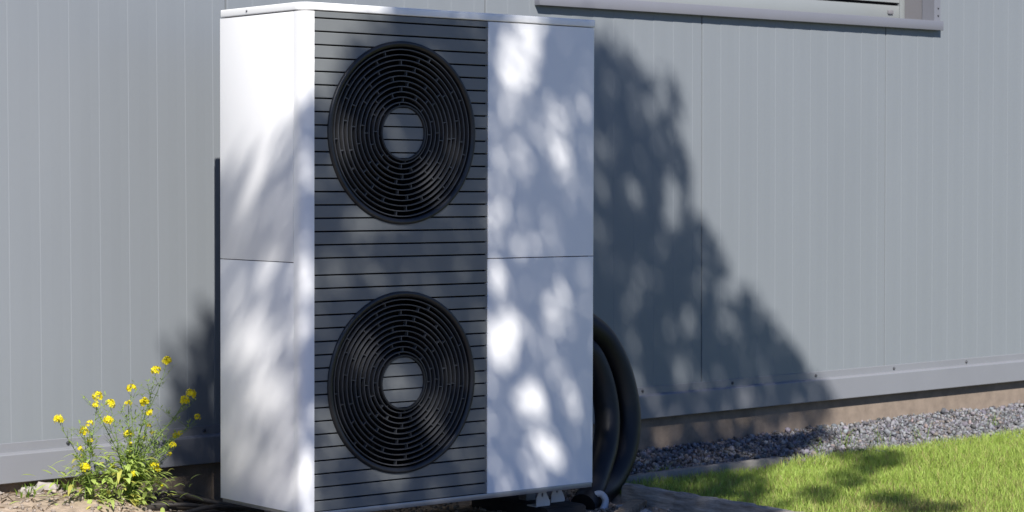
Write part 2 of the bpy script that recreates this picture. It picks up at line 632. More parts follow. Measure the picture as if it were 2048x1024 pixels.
def slat_mesh(za, zb, r_in=None, cx=0, cz=0):
    """front slat between za and zb, cut out round the fan openings"""
    mb = MB()
    y0, y1 = 0.0015, 0.014
    if r_in:                               # piece of slat in the hub
        zz = [z for z in np.linspace(za, zb, 9) if abs(z - cz) < r_in - .0005]
        if len(zz) < 2:
            return None
        hw = [math.sqrt(max(1e-9, r_in ** 2 - (z - cz) ** 2)) for z in zz]
        poly = [(cx + h, z) for h, z in zip(hw, zz)] + [(cx - h, z) for h, z in reversed(list(zip(hw, zz)))]
        return mb.prism_xz(poly, y0, y1)
    cut = None
    for fx, fz in FANS:
        if za < fz + RF - .001 and zb > fz - RF + .001:
            cut = (fx, fz)
    xa, xb = XG0 + .0012, XG1 - .0012
    if not cut:
        return mb.prism_xz([(xa, za), (xb, za), (xb, zb), (xa, zb)], y0, y1)
    fx, fz = cut
    rr = RF - .004
    hwf = lambda z: math.sqrt(max(0.0, rr * rr - (z - fz) ** 2))
    if zb > fz + rr or za < fz - rr:       # the opening only bites into one edge of this slat
        top = zb > fz + rr
        z_in, z_out, z_tip = (za, zb, fz + rr) if top else (zb, za, fz - rr)
        zz = np.linspace(z_in, z_tip, 7)
        bite = [(fx - hwf(z), z) for z in zz] + [(fx + hwf(z), z) for z in zz[::-1][1:]]
        poly = [(xa, z_in)] + bite + [(xb, z_in), (xb, z_out), (xa, z_out)]
        return mb.prism_xz(poly if top else poly[::-1], y0, y1)
    zz = np.linspace(za, zb, 9)
    left = MB().prism_xz([(xa, za)] + [(fx - hwf(z), z) for z in zz] + [(xa, zb)], y0, y1)
    rgt = MB().prism_xz([(xb, zb)] + [(fx + hwf(z), z) for z in zz[::-1]] + [(xb, za)], y0, y1)
    return [left, rgt]


lines = [ZL - .001] + [Z1 - P * i for i in range(19)] + [Z2 - P * j for j in range(18)] + [0.006]
GAP = 0.0046
for i in range(len(lines) - 1):
    zb = lines[i] - (GAP / 2 if i else 0.001)
    za = lines[i + 1] + (GAP / 2 if i < len(lines) - 2 else 0)
    sm_ = slat_mesh(za, zb)
    for m_ in (sm_ if isinstance(sm_, list) else [sm_]):
        hb(m_, 'slat', M['slat'], bevel=.0009, seg=1)
# recessed strip in the gaps between the slats, coloured near-black to keep them dark
bk = MB()
bk.box(XG0, XG1, 0.016, 0.02, ZL - .06, ZL - .003)
bk.box(XG0, XG1, 0.016, 0.02, .69, .86)
bk.box(XG0, XG1, 0.016, 0.02, 0.005, .09)
for fx, fz in FANS:
    bk.box(XG0, fx - RF + .012, 0.016, 0.02, fz - .31, fz + .31)
    bk.box(fx + RF - .012, XG1, 0.016, 0.02, fz - .31, fz + .31)
hb(bk, 'slat_backing', M['void'])

for fi, (fx, fz) in enumerate(FANS):
    g = MB().ring(fx, fz, [(.2705, .016), (.2705, -.001), (.273, -.0035), (.279, -.0062), (.284, -.006), (.2875, -.003), (.2885, .0012), (.2885, .016)], 128)
    gr = hb(g, 'fan_grille', M['black'], smooth=50, fix=True)
    for i in range(11):
        r = 0.2625 - 0.0166 * i
        dish = 0.001 + 0.003 * math.sin(math.pi * (i + 1) / 12)
        mr = MB().ring(fx, fz, [(r - .0013, .02), (r - .0021, dish + .0012), (r - .0012, dish - .0006), (r + .0012, dish - .0006), (r + .0021, dish + .0012), (r + .0013, .02)], 96)
        link('ring', mr.mesh('ring', True), M['ring'], gr, 40)
    link('hub_rim', MB().ring(fx, fz, [(.0805, .018), (.0805, -.002), (.0825, -.0045), (.087, -.0045), (.0885, -.002), (.0885, .018)], 64).mesh('hub_rim', True), M['black'], gr, 50)
    sp = MB()
    radii = [0.2715] + [0.2625 - 0.0166 * i for i in range(11)] + [0.0885]
    for i in range(1, 12):
        ra, rb_ = radii[i] + .001, radii[i - 1] - .001
        ra, rb_ = radii[i + 1] - .0005 if i + 1 < len(radii) else .0885, radii[i] + .0005
        n = 9 if i < 5 else 8
        off = (i * 17.0 + (8 if i % 3 == 1 else 0)) % (360 / n)
        for k in range(n):
            a = R(off + 360 * k / n)
            c, s = math.cos(a), math.sin(a)
            t = .0013
            q = [(ra * c - t * s, ra * s + t * c), (ra * c + t * s, ra * s - t * c), (rb_ * c + t * s, rb_ * s - t * c), (rb_ * c - t * s, rb_ * s + t * c)]
            sp.prism_xz([(fx + x, fz + z) for x, z in q], .0045, .018)
    link('spokes', sp.mesh('spokes', True), M['ring'], gr)['kind'] = 'stuff'
    # hub slats
    for i in range(len(lines) - 1):
        zb = lines[i] - GAP / 2
        za = lines[i + 1] + GAP / 2
        m_ = slat_mesh(max(za, fz - .0803), min(zb, fz + .0803), .0805, fx, fz) if za < fz + .079 and zb > fz - .079 else None
        if m_:
            link('hub_slat', m_.mesh('hub_slat'), M['slat'], gr)
    link('hub_plate', MB().ring(fx, fz, [(.0005, .0165), (.084, .0165), (.084, .022), (.0005, .022)], 40).mesh('hub_plate', True), M['void'], gr)
    # shroud and fan behind the grille
    link('shroud', MB().ring(fx, fz, [(.285, .018), (.295, .018), (.295, .185), (.0005, .185), (.0005, .18), (.275, .18)], 64).mesh('shroud', True), M['void'], gr, 40)
    fb = MB()
    for k in range(5):
        a0 = R(72 * k + 20 * fi)
        rows = []
        for j in range(6):
            r = .07 + .19 * j / 5
            w = .5 - .04 * j
            rows.append([(fx + r * math.cos(a0 + w * (t - .5) + .08 * j), .10 + .05 * t, fz + r * math.sin(a0 + w * (t - .5) + .08 * j)) for t in (0, .33, .66, 1)])
        vs_ = [p for row in rows for p in row]
        fb.add(vs_, [(j * 4 + t, j * 4 + t + 1, j * 4 + t + 5, j * 4 + t + 4) for j in range(5) for t in range(3)])
    fb.ring(fx, fz, [(.0005, .08), (.07, .08), (.075, .09), (.075, .15), (.0005, .15)], 32)
    link('fan_blades', fb.mesh('fan_blades'), M['void'], gr, 40)
# foot brackets
def bracket(x, y, z):
    w = .03
    poly = [(x - w, z - .042), (x + w, z - .042), (x + w, z - .03), (x + .004, z + .021), (x - .012, z + .021), (x - w, z - .016)]
    mb = MB()
    n = len(poly)
    hole = [(x - .004 + .0042 * math.cos(a), z - .004 + .008 * math.sin(a)) for a in [2 * math.pi * k / 12 for k in range(12)]]
    bm = bmesh.new()
    vo = [bm.verts.new((a, y, b)) for a, b in poly]
    vh = [bm.verts.new((a, y, b)) for a, b in hole]
    eds = [bm.edges.new((vo[i], vo[(i + 1) % n])) for i in range(n)] + [bm.edges.new((vh[i], vh[(i + 1) % 12])) for i in range(12)]
    bmesh.ops.triangle_fill(bm, edges=eds, use_beauty=True, use_dissolve=False)
    for f in list(bm.faces):
        c = f.calc_center_median()
        if (c.x - x + .004) ** 2 / .0042 ** 2 + (c.z - z + .004) ** 2 / .008 ** 2 < .8:
            bm.faces.remove(f)
    ext = bmesh.ops.extrude_face_region(bm, geom=bm.faces[:])
    bmesh.ops.translate(bm, verts=[v for v in ext['geom'] if isinstance(v, bmesh.types.BMVert)], vec=(0, .003, 0))
    bmesh.ops.recalc_face_normals(bm, faces=bm.faces)
    me = bpy.data.meshes.new('foot_bracket')
    bm.to_mesh(me)
    bm.free()
    return me


M['bracket'] = material('bracket_white', (0.62, 0.6, 0.58), 0.45, var=0.15, scale=20)
for bx, by, bz in ((1.028, .08, -.032), (1.132, .125, -.032), (.16, .1, -.032)):
    hpart(link('foot_bracket', bracket(bx, by, bz), M['bracket'], hp))
    hb(MB().box(bx - .03, bx + .03, by + .003, by + .05, bz - .0445, bz - .0405), 'bracket_foot', M['bracket'])

beam_me = MB().prism_yz([(.03, -.14), (.44, -.14), (.44, -.082), (.425, -.0755), (.045, -.0755), (.03, -.082)], -.085, .085).mesh('support_beam', True)
beam_me.materials.append(M['rubber'])
for bx, lb in ((.14, 'black rubber support beam under the heat pump at its yellow flower side'), (1.09, 'black rubber support beam under the heat pump beside the hoses')):
    o = link('support_beam', beam_me)
    o.location.x = bx
    tag(o, lb, 'support beam', 'support beams under the heat pump')
    hb(MB().box(bx - .02, bx + .02, .22, .26, -.0757, -.0115), 'support_foot', M['rail'])
    hb(MB().box(bx - .02, bx + .02, .36, .40, -.0757, -.0115), 'support_foot', M['rail'])

# ------------------------------------------------------------------ hoses at the right of the unit
def hose(pts, r, label, name='insulated_hose', mat='hose', n=16):
    p = smooth_path(pts, 8)
    mb = MB().tube(p, r, n)
    o = mb.build(name, M[mat], None, smooth=50)
    return tag(o, label, 'hose', None)


h1 = hose([(1.17, .33, .50), (1.3, .35, .54), (1.40, .36, .535), (1.481, .36, .497), (1.559, .36, .435), (1.619, .35, .32), (1.638, .33, .174),
           (1.592, .3, .044), (1.496, .26, -.044), (1.379, .2, -.08), (1.30, .17, -.095)], .049,
          'wide outer black foam insulated hose arching from the heat pump side to the ground')
h2 = hose([(1.17, .30, .40), (1.3, .32, .435), (1.40, .33, .43), (1.458, .33, .40), (1.503, .32, .301), (1.512, .3, .185), (1.478, .27, .082), (1.398, .22, -.005),
           (1.304, .16, -.08), (1.24, .12, -.10)], .046,
          'inner black foam insulated hose, bent tighter inside the outer one')
h1['group'] = h2['group'] = 'insulated hoses beside the heat pump'
cp = smooth_path([(1.27, .15, -.10), (1.288, .14, -.08), (1.303, .118, -.062), (1.318, .108, -.064), (1.326, .098, -.084), (1.305, .085, -.108), (1.262, .06, -.128)], 12)
cr = [(.0125 if i % 2 else .0106) for i in range(len(cp))]
tag(MB().tube(cp, cr, 12).build('corrugated_conduit', M['conduit'], None, smooth=60), 'pale grey corrugated conduit curling out at the foot of the black hoses', 'conduit')

# ------------------------------------------------------------------ cables on the ground at the left
ctrl = [
    [(-.32, .60), (-.12, .68), (.03, .70), (.2, .62), (.5, .55)],
    [(-.25, .50), (-.08, .58), (.06, .60), (.25, .56), (.55, .5)],
    [(-.05, .84), (.02, .80), (.10, .72), (.22, .66), (.5, .62)],
    [(.22, .86), (.14, .83), (.05, .76), (.1, .66), (.3, .52)],
    [(-.2, .42), (-.05, .46), (.08, .52), (.25, .46), (.5, .42)],
    [(-.16, .72), (.0, .77), (.12, .80), (.25, .75), (.55, .7)],
    [(-.12, .36), (.0, .40), (.12, .42), (.3, .38), (.5, .35)],
    [(-.02, .88), (.06, .84), (.16, .8), (.26, .83), (.6, .8)],
    [(-.22, .56), (-.1, .52), (.02, .54), (.15, .6), (.4, .64)],
    [(-.10, .80), (-.02, .74), (.05, .64), (.16, .55), (.42, .46)],
    [(-.18, .62), (-.06, .64), (.05, .67), (.2, .7), (.45, .68)],
    [(.30, .86), (.2, .78), (.08, .70), (-.02, .60), (-.08, .48)],
    [(-.14, .46), (-.02, .50), (.08, .46), (.2, .40), (.4, .36)],
]
clab = ['lying across the soil behind the yellow flowers', 'running under the heat pump edge, looped over the others', 'curving down from the wall towards the heat pump',
        'bent back sharply beside the plinth', 'lying low beside the rubber beam', 'topmost of the cable tangle by the wall', 'furthest out from the wall in the tangle',
        'running straight along the plinth', 'crossing over two other cables on the soil',
        'slanting from the plinth across the pile', 'stretched straight through the middle of the pile', 'slanting the opposite way to the rest of the pile', 'wavy, at the heat pump edge of the pile']
for i, c in enumerate(ctrl):
    r = (.008, .010, .007, .009, .008, .011, .007, .008, .007, .008, .009, .007, .008)[i]
    pts = []
    for j, (x, y) in enumerate(c):
        z = float(ground_h(x, y)) + r * .8 + (.009 * (i % 5) if 0 < j < 4 else 0)
        pts.append((x, y, z))
    o = MB().tube(smooth_path(pts, 8), r, 8).build('ground_cable', M['cable'], None, smooth=60)
    tag(o, 'dark brown cable hose ' + clab[i], 'cable', 'cables piled on the soil by the heat pump')

# ------------------------------------------------------------------ edging and timber
def rough_bar(name, pts, w, h, mat, seed, jit=.004, n=26):
    """weathered bar along a polyline, uneven outline"""
    rr = random.Random(seed)
    p = [Vector(q) for q in pts]
    path = []
    for i in range(n + 1):
        t = i / n * (len(p) - 1)
        k = min(int(t), len(p) - 2)
        path.append(p[k].lerp(p[k + 1], t - k))
    mb = MB()
    prof = [(-.5, -.5), (-.5, .3), (-.42, .46), (0, .5), (.42, .47), (.5, .3), (.5, -.5)]
    m_ = len(prof)
    vs_ = []
    for i, q in enumerate(path):
        d = (path[min(i + 1, n)] - path[max(i - 1, 0)]).normalized()
        s = Vector((-d.y, d.x, 0)).normalized()
        for a, b in prof:
            vs_.append(q + s * (a * w + rr.uniform(-jit, jit)) + Vector((0, 0, b * h + rr.uniform(-jit, jit))))
    fs_ = [(i * m_ + j, i * m_ + (j + 1) % m_, (i + 1) * m_ + (j + 1) % m_, (i + 1) * m_ + j) for i in range(n) for j in range(m_)]
    fs_ += [tuple(range(m_ - 1, -1, -1)), tuple(n * m_ + j for j in range(m_))]
    mb.add(vs_, fs_)
    return mb.build(name, M[mat], None, smooth=35, fix=True)


tag(rough_bar('timber_edging', [(1.475, .155, -.085), (1.47, -.5, -.088), (1.455, -1.6, -.09)], 0.044, .085, 'wood', 3, .0035, 60),
    'weathered grey timber bar bordering the lawn beside the hoses', 'edging')
tag(rough_bar('concrete_edging', [(1.50, edge_y(1.5), -.078), (1.9, edge_y(1.9), -.079), (2.5, edge_y(2.5), -.084)], .034, .07, 'concrete', 4, .002, 40),
    'thin concrete edging strip between the gravel and the lawn', 'edging')
tag(rough_bar('wood_offcut', [(1.18, -.13, -.105), (1.33, -.02, -.098), (1.45, .05, -.098)], .05, .03, 'plank', 5, .003, 14),
    'pale wood offcut lying on soil against the timber bar', 'plank')

# ------------------------------------------------------------------ stones
bm = bmesh.new()
bmesh.ops.create_icosphere(bm, subdivisions=1, radius=1)
ICO = np.array([v.co[:] for v in bm.verts])
ICF = np.array([[v.index for v in f.verts] for f in bm.faces])
bm.free()


def stones(pos, size, cols):
    n = len(pos)
    nv = len(ICO)
    V = np.repeat(ICO[None], n, 0) * (1 + rng.uniform(-.4, .4, (n, nv, 1)))
    V *= np.stack([rng.uniform(.75, 1.35, n), rng.uniform(.75, 1.2, n), rng.uniform(.5, .9, n)], 1)[:, None, :]
    ax = rng.normal(size=(n, 4))
    ax /= np.linalg.norm(ax, axis=1)[:, None]
    w, x, y, z = ax.T
    RM = np.stack([np.stack([1 - 2 * (y * y + z * z), 2 * (x * y - z * w), 2 * (x * z + y * w)], 1),
                   np.stack([2 * (x * y + z * w), 1 - 2 * (x * x + z * z), 2 * (y * z - x * w)], 1),
                   np.stack([2 * (x * z - y * w), 2 * (y * z + x * w), 1 - 2 * (x * x + y * y)], 1)], 1)
    V = np.einsum('nij,nvj->nvi', RM, V) * size[:, None, None] + pos[:, None, :]
    F = ICF[None] + (np.arange(n) * nv)[:, None, None]
    me = np_mesh('gravel', V.reshape(-1, 3), F.reshape(-1, 3))
    set_tint(me, np.repeat(cols, nv, 0))
    return me


NG = 34000
sx = rng.uniform(1.25, 7.5, NG)
sy = edge_y(sx) + rng.uniform(0, 1, NG) * (0.985 + .022 * (sx - 1.5) - edge_y(sx))
sx0 = (sx > 1.25)
size = rng.uniform(.003, .0085, NG) * np.where(rng.random(NG) < .07, 1.7, 1)
spill = rng.random(NG) < .06
sy = np.where(spill, edge_y(sx) - rng.random(NG) * .1 * (sx > 2.5), sy)
sz = ground_h(sx, sy) + size * rng.uniform(.1, 1.5, NG)
base = rng.uniform(.06, .25, (NG, 1))
gcol = base * np.array([[.98, .97, 1.03]]) * rng.uniform(.94, 1.06, (NG, 3))
tan_ = rng.random(NG) < .15
gcol[tan_] *= np.array([1.1, .95, .8])
gm = stones(np.stack([sx, sy, sz], 1), size, gcol)
tag(link('gravel', gm, M['stone']), 'grey crushed gravel strip along the building plinth', 'gravel', None, 'stuff')
# crumbs of soil and small stones on the bare ground
NS = 2600
sx = np.concatenate([rng.uniform(-1.5, .6, NS // 2), rng.uniform(.6, 1.45, NS // 2)])
sy = np.concatenate([rng.uniform(.2, .96, NS // 2), rng.uniform(-.6, .6, NS // 2)])
size = rng.uniform(.003, .009, NS)
cc = rng.uniform(.12, .34, (NS, 1)) * np.array([[1.1, .92, .76]])
gm2 = stones(np.stack([sx, sy, ground_h(sx, sy) + size * .4], 1), size, cc)
tag(link('soil_crumbs', gm2, M['stone']), 'brown soil crumbs and small stones around the heat pump', 'soil', None, 'stuff')
rock_spots = [(-.42, .86, .031, 'flat pale rock, largest by the flower plants'), (-.50, .80, .026, 'pale angular rock left of the largest one'),
              (-.36, .92, .022, 'small pale rock close against the plinth'), (-.30, .80, .02, 'small pale rock at the flower stems'),
              (-.58, .90, .02, 'small pale rock apart from the others on the bare soil'), (1.33, -.10, .022, 'pale rock beside the wood offcut'),
              (1.40, -.22, .018, 'small rock touching the weathered timber bar'), (1.37, .07, .014, 'pebble under the black hose')]
for i, (x, y, s, lb) in enumerate(rock_spots):
    bm = bmesh.new()
    bmesh.ops.create_icosphere(bm, subdivisions=2, radius=s)
    rr = random.Random(50 + i)
    ph = [rr.uniform(0, 6) for _ in range(6)]
    for v in bm.verts:
        n = v.co.normalized()
        f = 1 + .22 * math.sin(n.x * 4 + ph[0]) * math.cos(n.y * 3 + ph[1]) + .14 * math.sin(n.z * 6 + n.x * 5 + ph[2]) + rr.uniform(-.05, .05)
        v.co = Vector((n.x * 1.3, n.y, n.z * .65)) * s * f
    me = bpy.data.meshes.new('rock')
    bm.to_mesh(me)
    bm.free()
    o = link('rock', me, M['rock'])
    o.location = (x, y, float(ground_h(x, y)) + s * .3)
    o.rotation_euler = (0, 0, rr.uniform(0, 6))
    tag(o, lb, 'rock', 'loose rocks on the soil')

# ------------------------------------------------------------------ grass
def blades(x, y, h, w, lean, cols, name):
    n = len(x)
    z = ground_h(x, y) - .004
    a = rng.uniform(0, 2 * np.pi, n)
    la = rng.uniform(0, 2 * np.pi, n)
    dx, dy = np.cos(a) * w / 2, np.sin(a) * w / 2
    lx, ly = np.cos(la) * lean * h, np.sin(la) * lean * h
    hz = h * np.sqrt(np.maximum(.15, 1 - lean ** 2 * .6))
    V = np.zeros((n, 5, 3))
    V[:, 0] = np.stack([x - dx, y - dy, z], 1)
    V[:, 1] = np.stack([x + dx, y + dy, z], 1)
    V[:, 2] = np.stack([x + dx * .8 + lx * .35, y + dy * .8 + ly * .35, z + hz * .6], 1)
    V[:, 3] = np.stack([x - dx * .8 + lx * .35, y - dy * .8 + ly * .35, z + hz * .6], 1)
    V[:, 4] = np.stack([x + lx, y + ly, z + hz], 1)
    b = (np.arange(n) * 5)[:, None]
    F = np.concatenate([b + np.array([[0, 1, 2]]), b + np.array([[0, 2, 3]]), b + np.array([[3, 2, 4]])], 0)
    me = np_mesh(name, V.reshape(-1, 3), F)
    set_tint(me, np.repeat(cols, 5, 0))
    return me


NB = 150000
bx = 1.5 + rng.beta(1.1, 1.8, NB) * 5.5
by = edge_y(np.minimum(bx, 5)) - .01 - rng.beta(1.0, 1.6, NB) * 3.0
edge = rng.uniform(-.03, .05, NB) + .05 * wob(bx, by, 9) + .10 * sstep(2.5, 3.4, bx)
keep = by < edge_y(bx) - .015 + np.where(bx > 2.3, edge, 0)
bx, by = bx[keep], by[keep]
n = len(bx)
bh = rng.uniform(.024, .052, n) * (1 + .25 * wob(bx, by, 6)) * (1 - .25 * sstep(.1, .0, bx - 1.5))
dry = .5 + .5 * wob(bx, by, 3.3, 1.0)
ddist = np.hypot(bx - 1.95, by + .72)
dryp = np.clip(.10 + .12 * dry + .5 * np.exp(-(ddist / .22) ** 2) + .25 * sstep(-.05, .03, by - edge_y(bx)), 0, 1)
isdry = rng.random(n) < dryp
g1 = np.array([.245, .36, .05])
g2 = np.array([.43, .54, .13])
gd = np.array([.40, .35, .14])
t = rng.random((n, 1))
cols = g1 * (1 - t) + g2 * t
cols = np.where(isdry[:, None], gd * rng.uniform(.7, 1.1, (n, 1)), cols) * rng.uniform(.8, 1.15, (n, 1))
gme_ = blades(bx, by, bh, rng.uniform(.0016, .0032, n), rng.uniform(.1, .95, n), cols, 'lawn_grass')
tag(link('lawn_grass', gme_, M['grass']), 'bright green lawn grass with a few dry straw blades', 'grass', None, 'stuff')
# stray tufts and seedlings in the gravel and the soil
tx, ty, tc, th = [], [], [], []
for (x, y, k, hh) in [(1.9, .46, 26, .06), (2.02, .52, 18, .05), (1.62, .40, 16, .05), (2.9, .56, 14, .09), (3.15, .62, 12, .11), (3.3, .6, 12, .10), (3.6, .62, 12, .09),
                      (-.5, .8, 22, .04), (-.44, .93, 18, .05), (-.35, .86, 22, .05), (-.3, .93, 16, .05), (-.57, .72, 18, .035), (-.62, .93, 14, .04), (-.25, .75, 20, .05), (1.56, .27, 26, .05), (4.2, .7, 12, .09)]:
    tx += list(x + rng.normal(0, .018, k))
    ty += list(y + rng.normal(0, .018, k))
    th += list(hh * rng.uniform(.5, 1.1, k))
    tc += list(np.array([.16, .25, .035]) * rng.uniform(.7, 1.3, (k, 1)))
tx, ty, th, tc = map(np.array, (tx, ty, th, tc))
tm = blades(tx, ty, th, np.where(tx < 0, .007, .003) * rng.uniform(.6, 1.3, len(tx)), rng.uniform(.2, .9, len(tx)), tc, 'stray_grass')
tag(link('stray_grass', tm, M['grass']), 'sparse green tufts sprouting from the gravel and soil', 'grass', None, 'stuff')

# dead stalks and litter on the soil
lt = MB()
rr = random.Random(77)
for k in range(230):
    x, y = (rr.uniform(-.75, .15), rr.uniform(.35, .95)) if k < 170 else (rr.uniform(1.1, 1.44), rr.uniform(-.5, .3))
    a, ln = rr.uniform(0, 6.28), rr.uniform(.015, .07)
    x2, y2 = x + math.cos(a) * ln, y + math.sin(a) * ln
    lt.tube([(x, y, float(ground_h(x, y)) + .003), ((x + x2) / 2, (y + y2) / 2, float(ground_h((x + x2) / 2, (y + y2) / 2)) + rr.uniform(.003, .014)),
             (x2, y2, float(ground_h(x2, y2)) + .003)], rr.uniform(.0008, .0022), 4)
M['litter'] = material('dead_stalk', (0.17, 0.12, 0.075), 0.9, spec=0.2, col2=(0.05, 0.036, 0.025), scale=9)
tag(lt.build('plant_litter', M['litter'], None), 'brown dead stalks and twigs strewn on the soil', 'litter', None, 'stuff')

# ------------------------------------------------------------------ yellow flowering plants
def flower_head(r, seed, big):
    rr = random.Random(seed)
    mb = MB()
    for k in range(big):
        th_ = math.acos(1 - rr.random() * 1.55)
        ph = rr.uniform(0, 2 * math.pi)
        nrm = Vector((math.sin(th_) * math.cos(ph), math.sin(th_) * math.sin(ph), math.cos(th_)))
        c = nrm * r * rr.uniform(.5, .95)
        t1 = nrm.orthogonal().normalized()
        t2 = nrm.cross(t1)
        a0 = rr.uniform(0, 1.5)
        pr = r * rr.uniform(.38, .52)
        for q in range(4):
            a = a0 + q * math.pi / 2
            d = t1 * math.cos(a) + t2 * math.sin(a)
            s = t1 * -math.sin(a) + t2 * math.cos(a)
            up_ = nrm * pr * .28
            mb.add([c, c + d * pr * .6 + s * pr * .42 + up_ * .6, c + d * pr + up_, c + d * pr * .6 - s * pr * .42 + up_ * .6], [(0, 1, 2, 3)])
    return mb


def lance(mb, base, d, L, w, droop, cols, col):
    """a lance-shaped leaf with a folded midrib"""
    d = d.normalized()
    s = d.cross(Vector((0, 0, 1)))
    s = s.normalized() if s.length > 1e-4 else Vector((1, 0, 0))
    u = s.cross(d)
    pts = []
    prof = (.15, .85, 1.0, .7, 0.0)
    b0 = len(mb.v)
    for i, pw in enumerate(prof):
        t = i / 4
        c = base + d * L * t + Vector((0, 0, -droop * L * t * t))
        pts += [c + s * w * pw * .5 + u * w * .12 * pw, c, c - s * w * pw * .5 + u * w * .12 * pw]
    mb.add(pts, [(i * 3 + j, i * 3 + j + 1, i * 3 + j + 4, i * 3 + j + 3) for i in range(4) for j in range(2)])
    cols += [col] * 15


HEADS = [(-0.518, 0.27), (-0.44, 0.224), (-0.414, 0.181), (-0.459, 0.144), (-0.399, 0.12), (-0.393, 0.333), (-0.377, 0.309), (-0.349, 0.306),
         (-0.374, 0.257), (-0.31, 0.265), (-0.284, 0.302), (-0.288, 0.204), (-0.253, 0.181), (-0.221, 0.189), (-0.201, 0.2), (-0.189, 0.235),
         (-0.223, 0.361), (-0.187, 0.402), (-0.119, 0.436), (-0.193, 0.309), (-0.162, 0.277), (-0.031, 0.309), (-0.018, 0.328), (-0.024, 0.245),
         (-0.104, 0.189), (-0.072, 0.2), (-0.082, 0.167), (-0.15, 0.102), (-0.132, 0.132), (-0.224, 0.086), (-0.316, 0.112), (-0.432, 0.089),
         (-0.392, 0.202), (-0.138, 0.036), (-0.175, 0.085)]
BIG = {0, 1, 4, 5, 7, 9, 16, 17, 18, 19, 21, 22, 27, 11}
SMALL = {2, 3, 12, 13, 14, 15, 25, 28, 31, 32, 33, 30}


def plant(base, idx, label, nleaf, seed):
    rr = random.Random(seed)
    root = empty('flowering_plant', base)
    tag(root, label, 'plant', 'yellow flowering plants by the wall')
    B = Vector(base)
    fol = MB()
    cols = []
    for i in idx:
        x, z = HEADS[i]
        y = .6 + rr.uniform(-.05, .05)
        x += (y - .6) * 1.2
        tip = Vector((x, y, z)) - B
        r = .0165 if i in BIG else (.0095 if i in SMALL else .0125)
        ln = tip.length
        bend = Vector((tip.x * .28, tip.y * .3, tip.z * .45)) + Vector((rr.uniform(-.012, .012), rr.uniform(-.012, .012), 0))
        st = smooth_path([Vector((rr.uniform(-.012, .012), rr.uniform(-.012, .012), -.01)), bend, tip * .8 + Vector((0, 0, .01)), tip], 5)
        rads = [max(.0009, .0018 * (1 - .6 * k / (len(st) - 1))) for k in range(len(st))]
        MB().tube(st, rads, 5).build('stem', M['stem'], root, smooth=60)
        fh = flower_head(r, 100 + i, 26 if i in BIG else (12 if i in SMALL else 18))
        o = link('flower_head', fh.mesh('flower_head'), M['petal'], root)
        o.location = tip + Vector((0, 0, r * .2))
        # seed pods and buds under the head
        for k in range(int(4 + ln * 22)):
            t = rr.uniform(.45, .93)
            c = st[min(len(st) - 1, int(t * (len(st) - 1)))]
            a = rr.uniform(0, 6.28)
            d = Vector((math.cos(a), math.sin(a), rr.uniform(.3, .9)))
            lance(fol, c, d, rr.uniform(.012, .022), .0016, 0, cols, (.15, .21, .06))
        # thin side shoots with small leaves
        for k in range(int(5 + ln * 20)):
            c = st[rr.randrange(2, max(3, int(len(st) * .8)))]
            a = rr.uniform(0, 6.28)
            d = Vector((math.cos(a), math.sin(a) * .8, rr.uniform(.5, 1.4))).normalized() * rr.uniform(.03, .085)
            e1, e2 = c + d * .5 + Vector((0, 0, -.004)), c + d
            n0 = len(fol.v)
            fol.tube([c, e1, e2], [.0007, .0006, .0004], 3)
            cols += [(.24, .33, .09)] * (len(fol.v) - n0)
            for q in range(5):
                p_ = c.lerp(e2, rr.uniform(.3, 1.0))
                a = rr.uniform(0, 6.28)
                lance(fol, p_, Vector((math.cos(a), math.sin(a), rr.uniform(.2, 1))), rr.uniform(.010, .024), rr.uniform(.003, .006), .1, cols, (.30, .40, .10))
        # stem leaves
        for k in range(int(6 + ln * 55)):
            t = rr.uniform(.05, .8)
            c = st[min(len(st) - 1, int(t * (len(st) - 1)))]
            a = rr.uniform(0, 6.28)
            d = Vector((math.cos(a), math.sin(a), rr.uniform(.1, .9)))
            g = rr.uniform(.75, 1.25)
            lance(fol, c, d, rr.uniform(.014, .04) * (1.15 - t * .6), rr.uniform(.005, .011) * (1.2 - t), rr.uniform(.0, .5), cols, (.26 * g, .37 * g, .085 * g))
    for k in range(nleaf):
        a = rr.uniform(0, 6.28)
        rad = abs(rr.gauss(0, .078))
        c = Vector((math.cos(a) * rad * 1.25, math.sin(a) * rad * .8, rr.uniform(-.01, .17) * max(.2, 1 - rad * 3.5)))
        d = Vector((math.cos(a) + rr.uniform(-.5, .5), math.sin(a) + rr.uniform(-.5, .5), rr.uniform(-.2, 1.0)))
        g = rr.uniform(.7, 1.3)
        yel = rr.random() < .12
        lance(fol, c, d, rr.uniform(.025, .06), rr.uniform(.006, .017), rr.uniform(.1, .7), cols, (.54 * g, .52 * g, .13 * g) if yel else (.42 * g, .52 * g, .14 * g))
    me = fol.mesh('foliage')
    set_tint(me, np.array(cols))
    o = link('foliage', me, M['leaf'], root, 60)
    o['kind'] = 'stuff'
    return root


LEFT = [0, 1, 2, 3, 4, 5, 31, 32, 8]
plant((-.405, .60, float(ground_h(-.405, .6))), LEFT, 'smaller yellow flowering weed, the one further from the heat pump', 150, 5)
plant((-.262, .60, float(ground_h(-.262, .6))), [i for i in range(35) if i not in LEFT], 'bushy yellow flowering weed next to the heat pump corner', 460, 9)

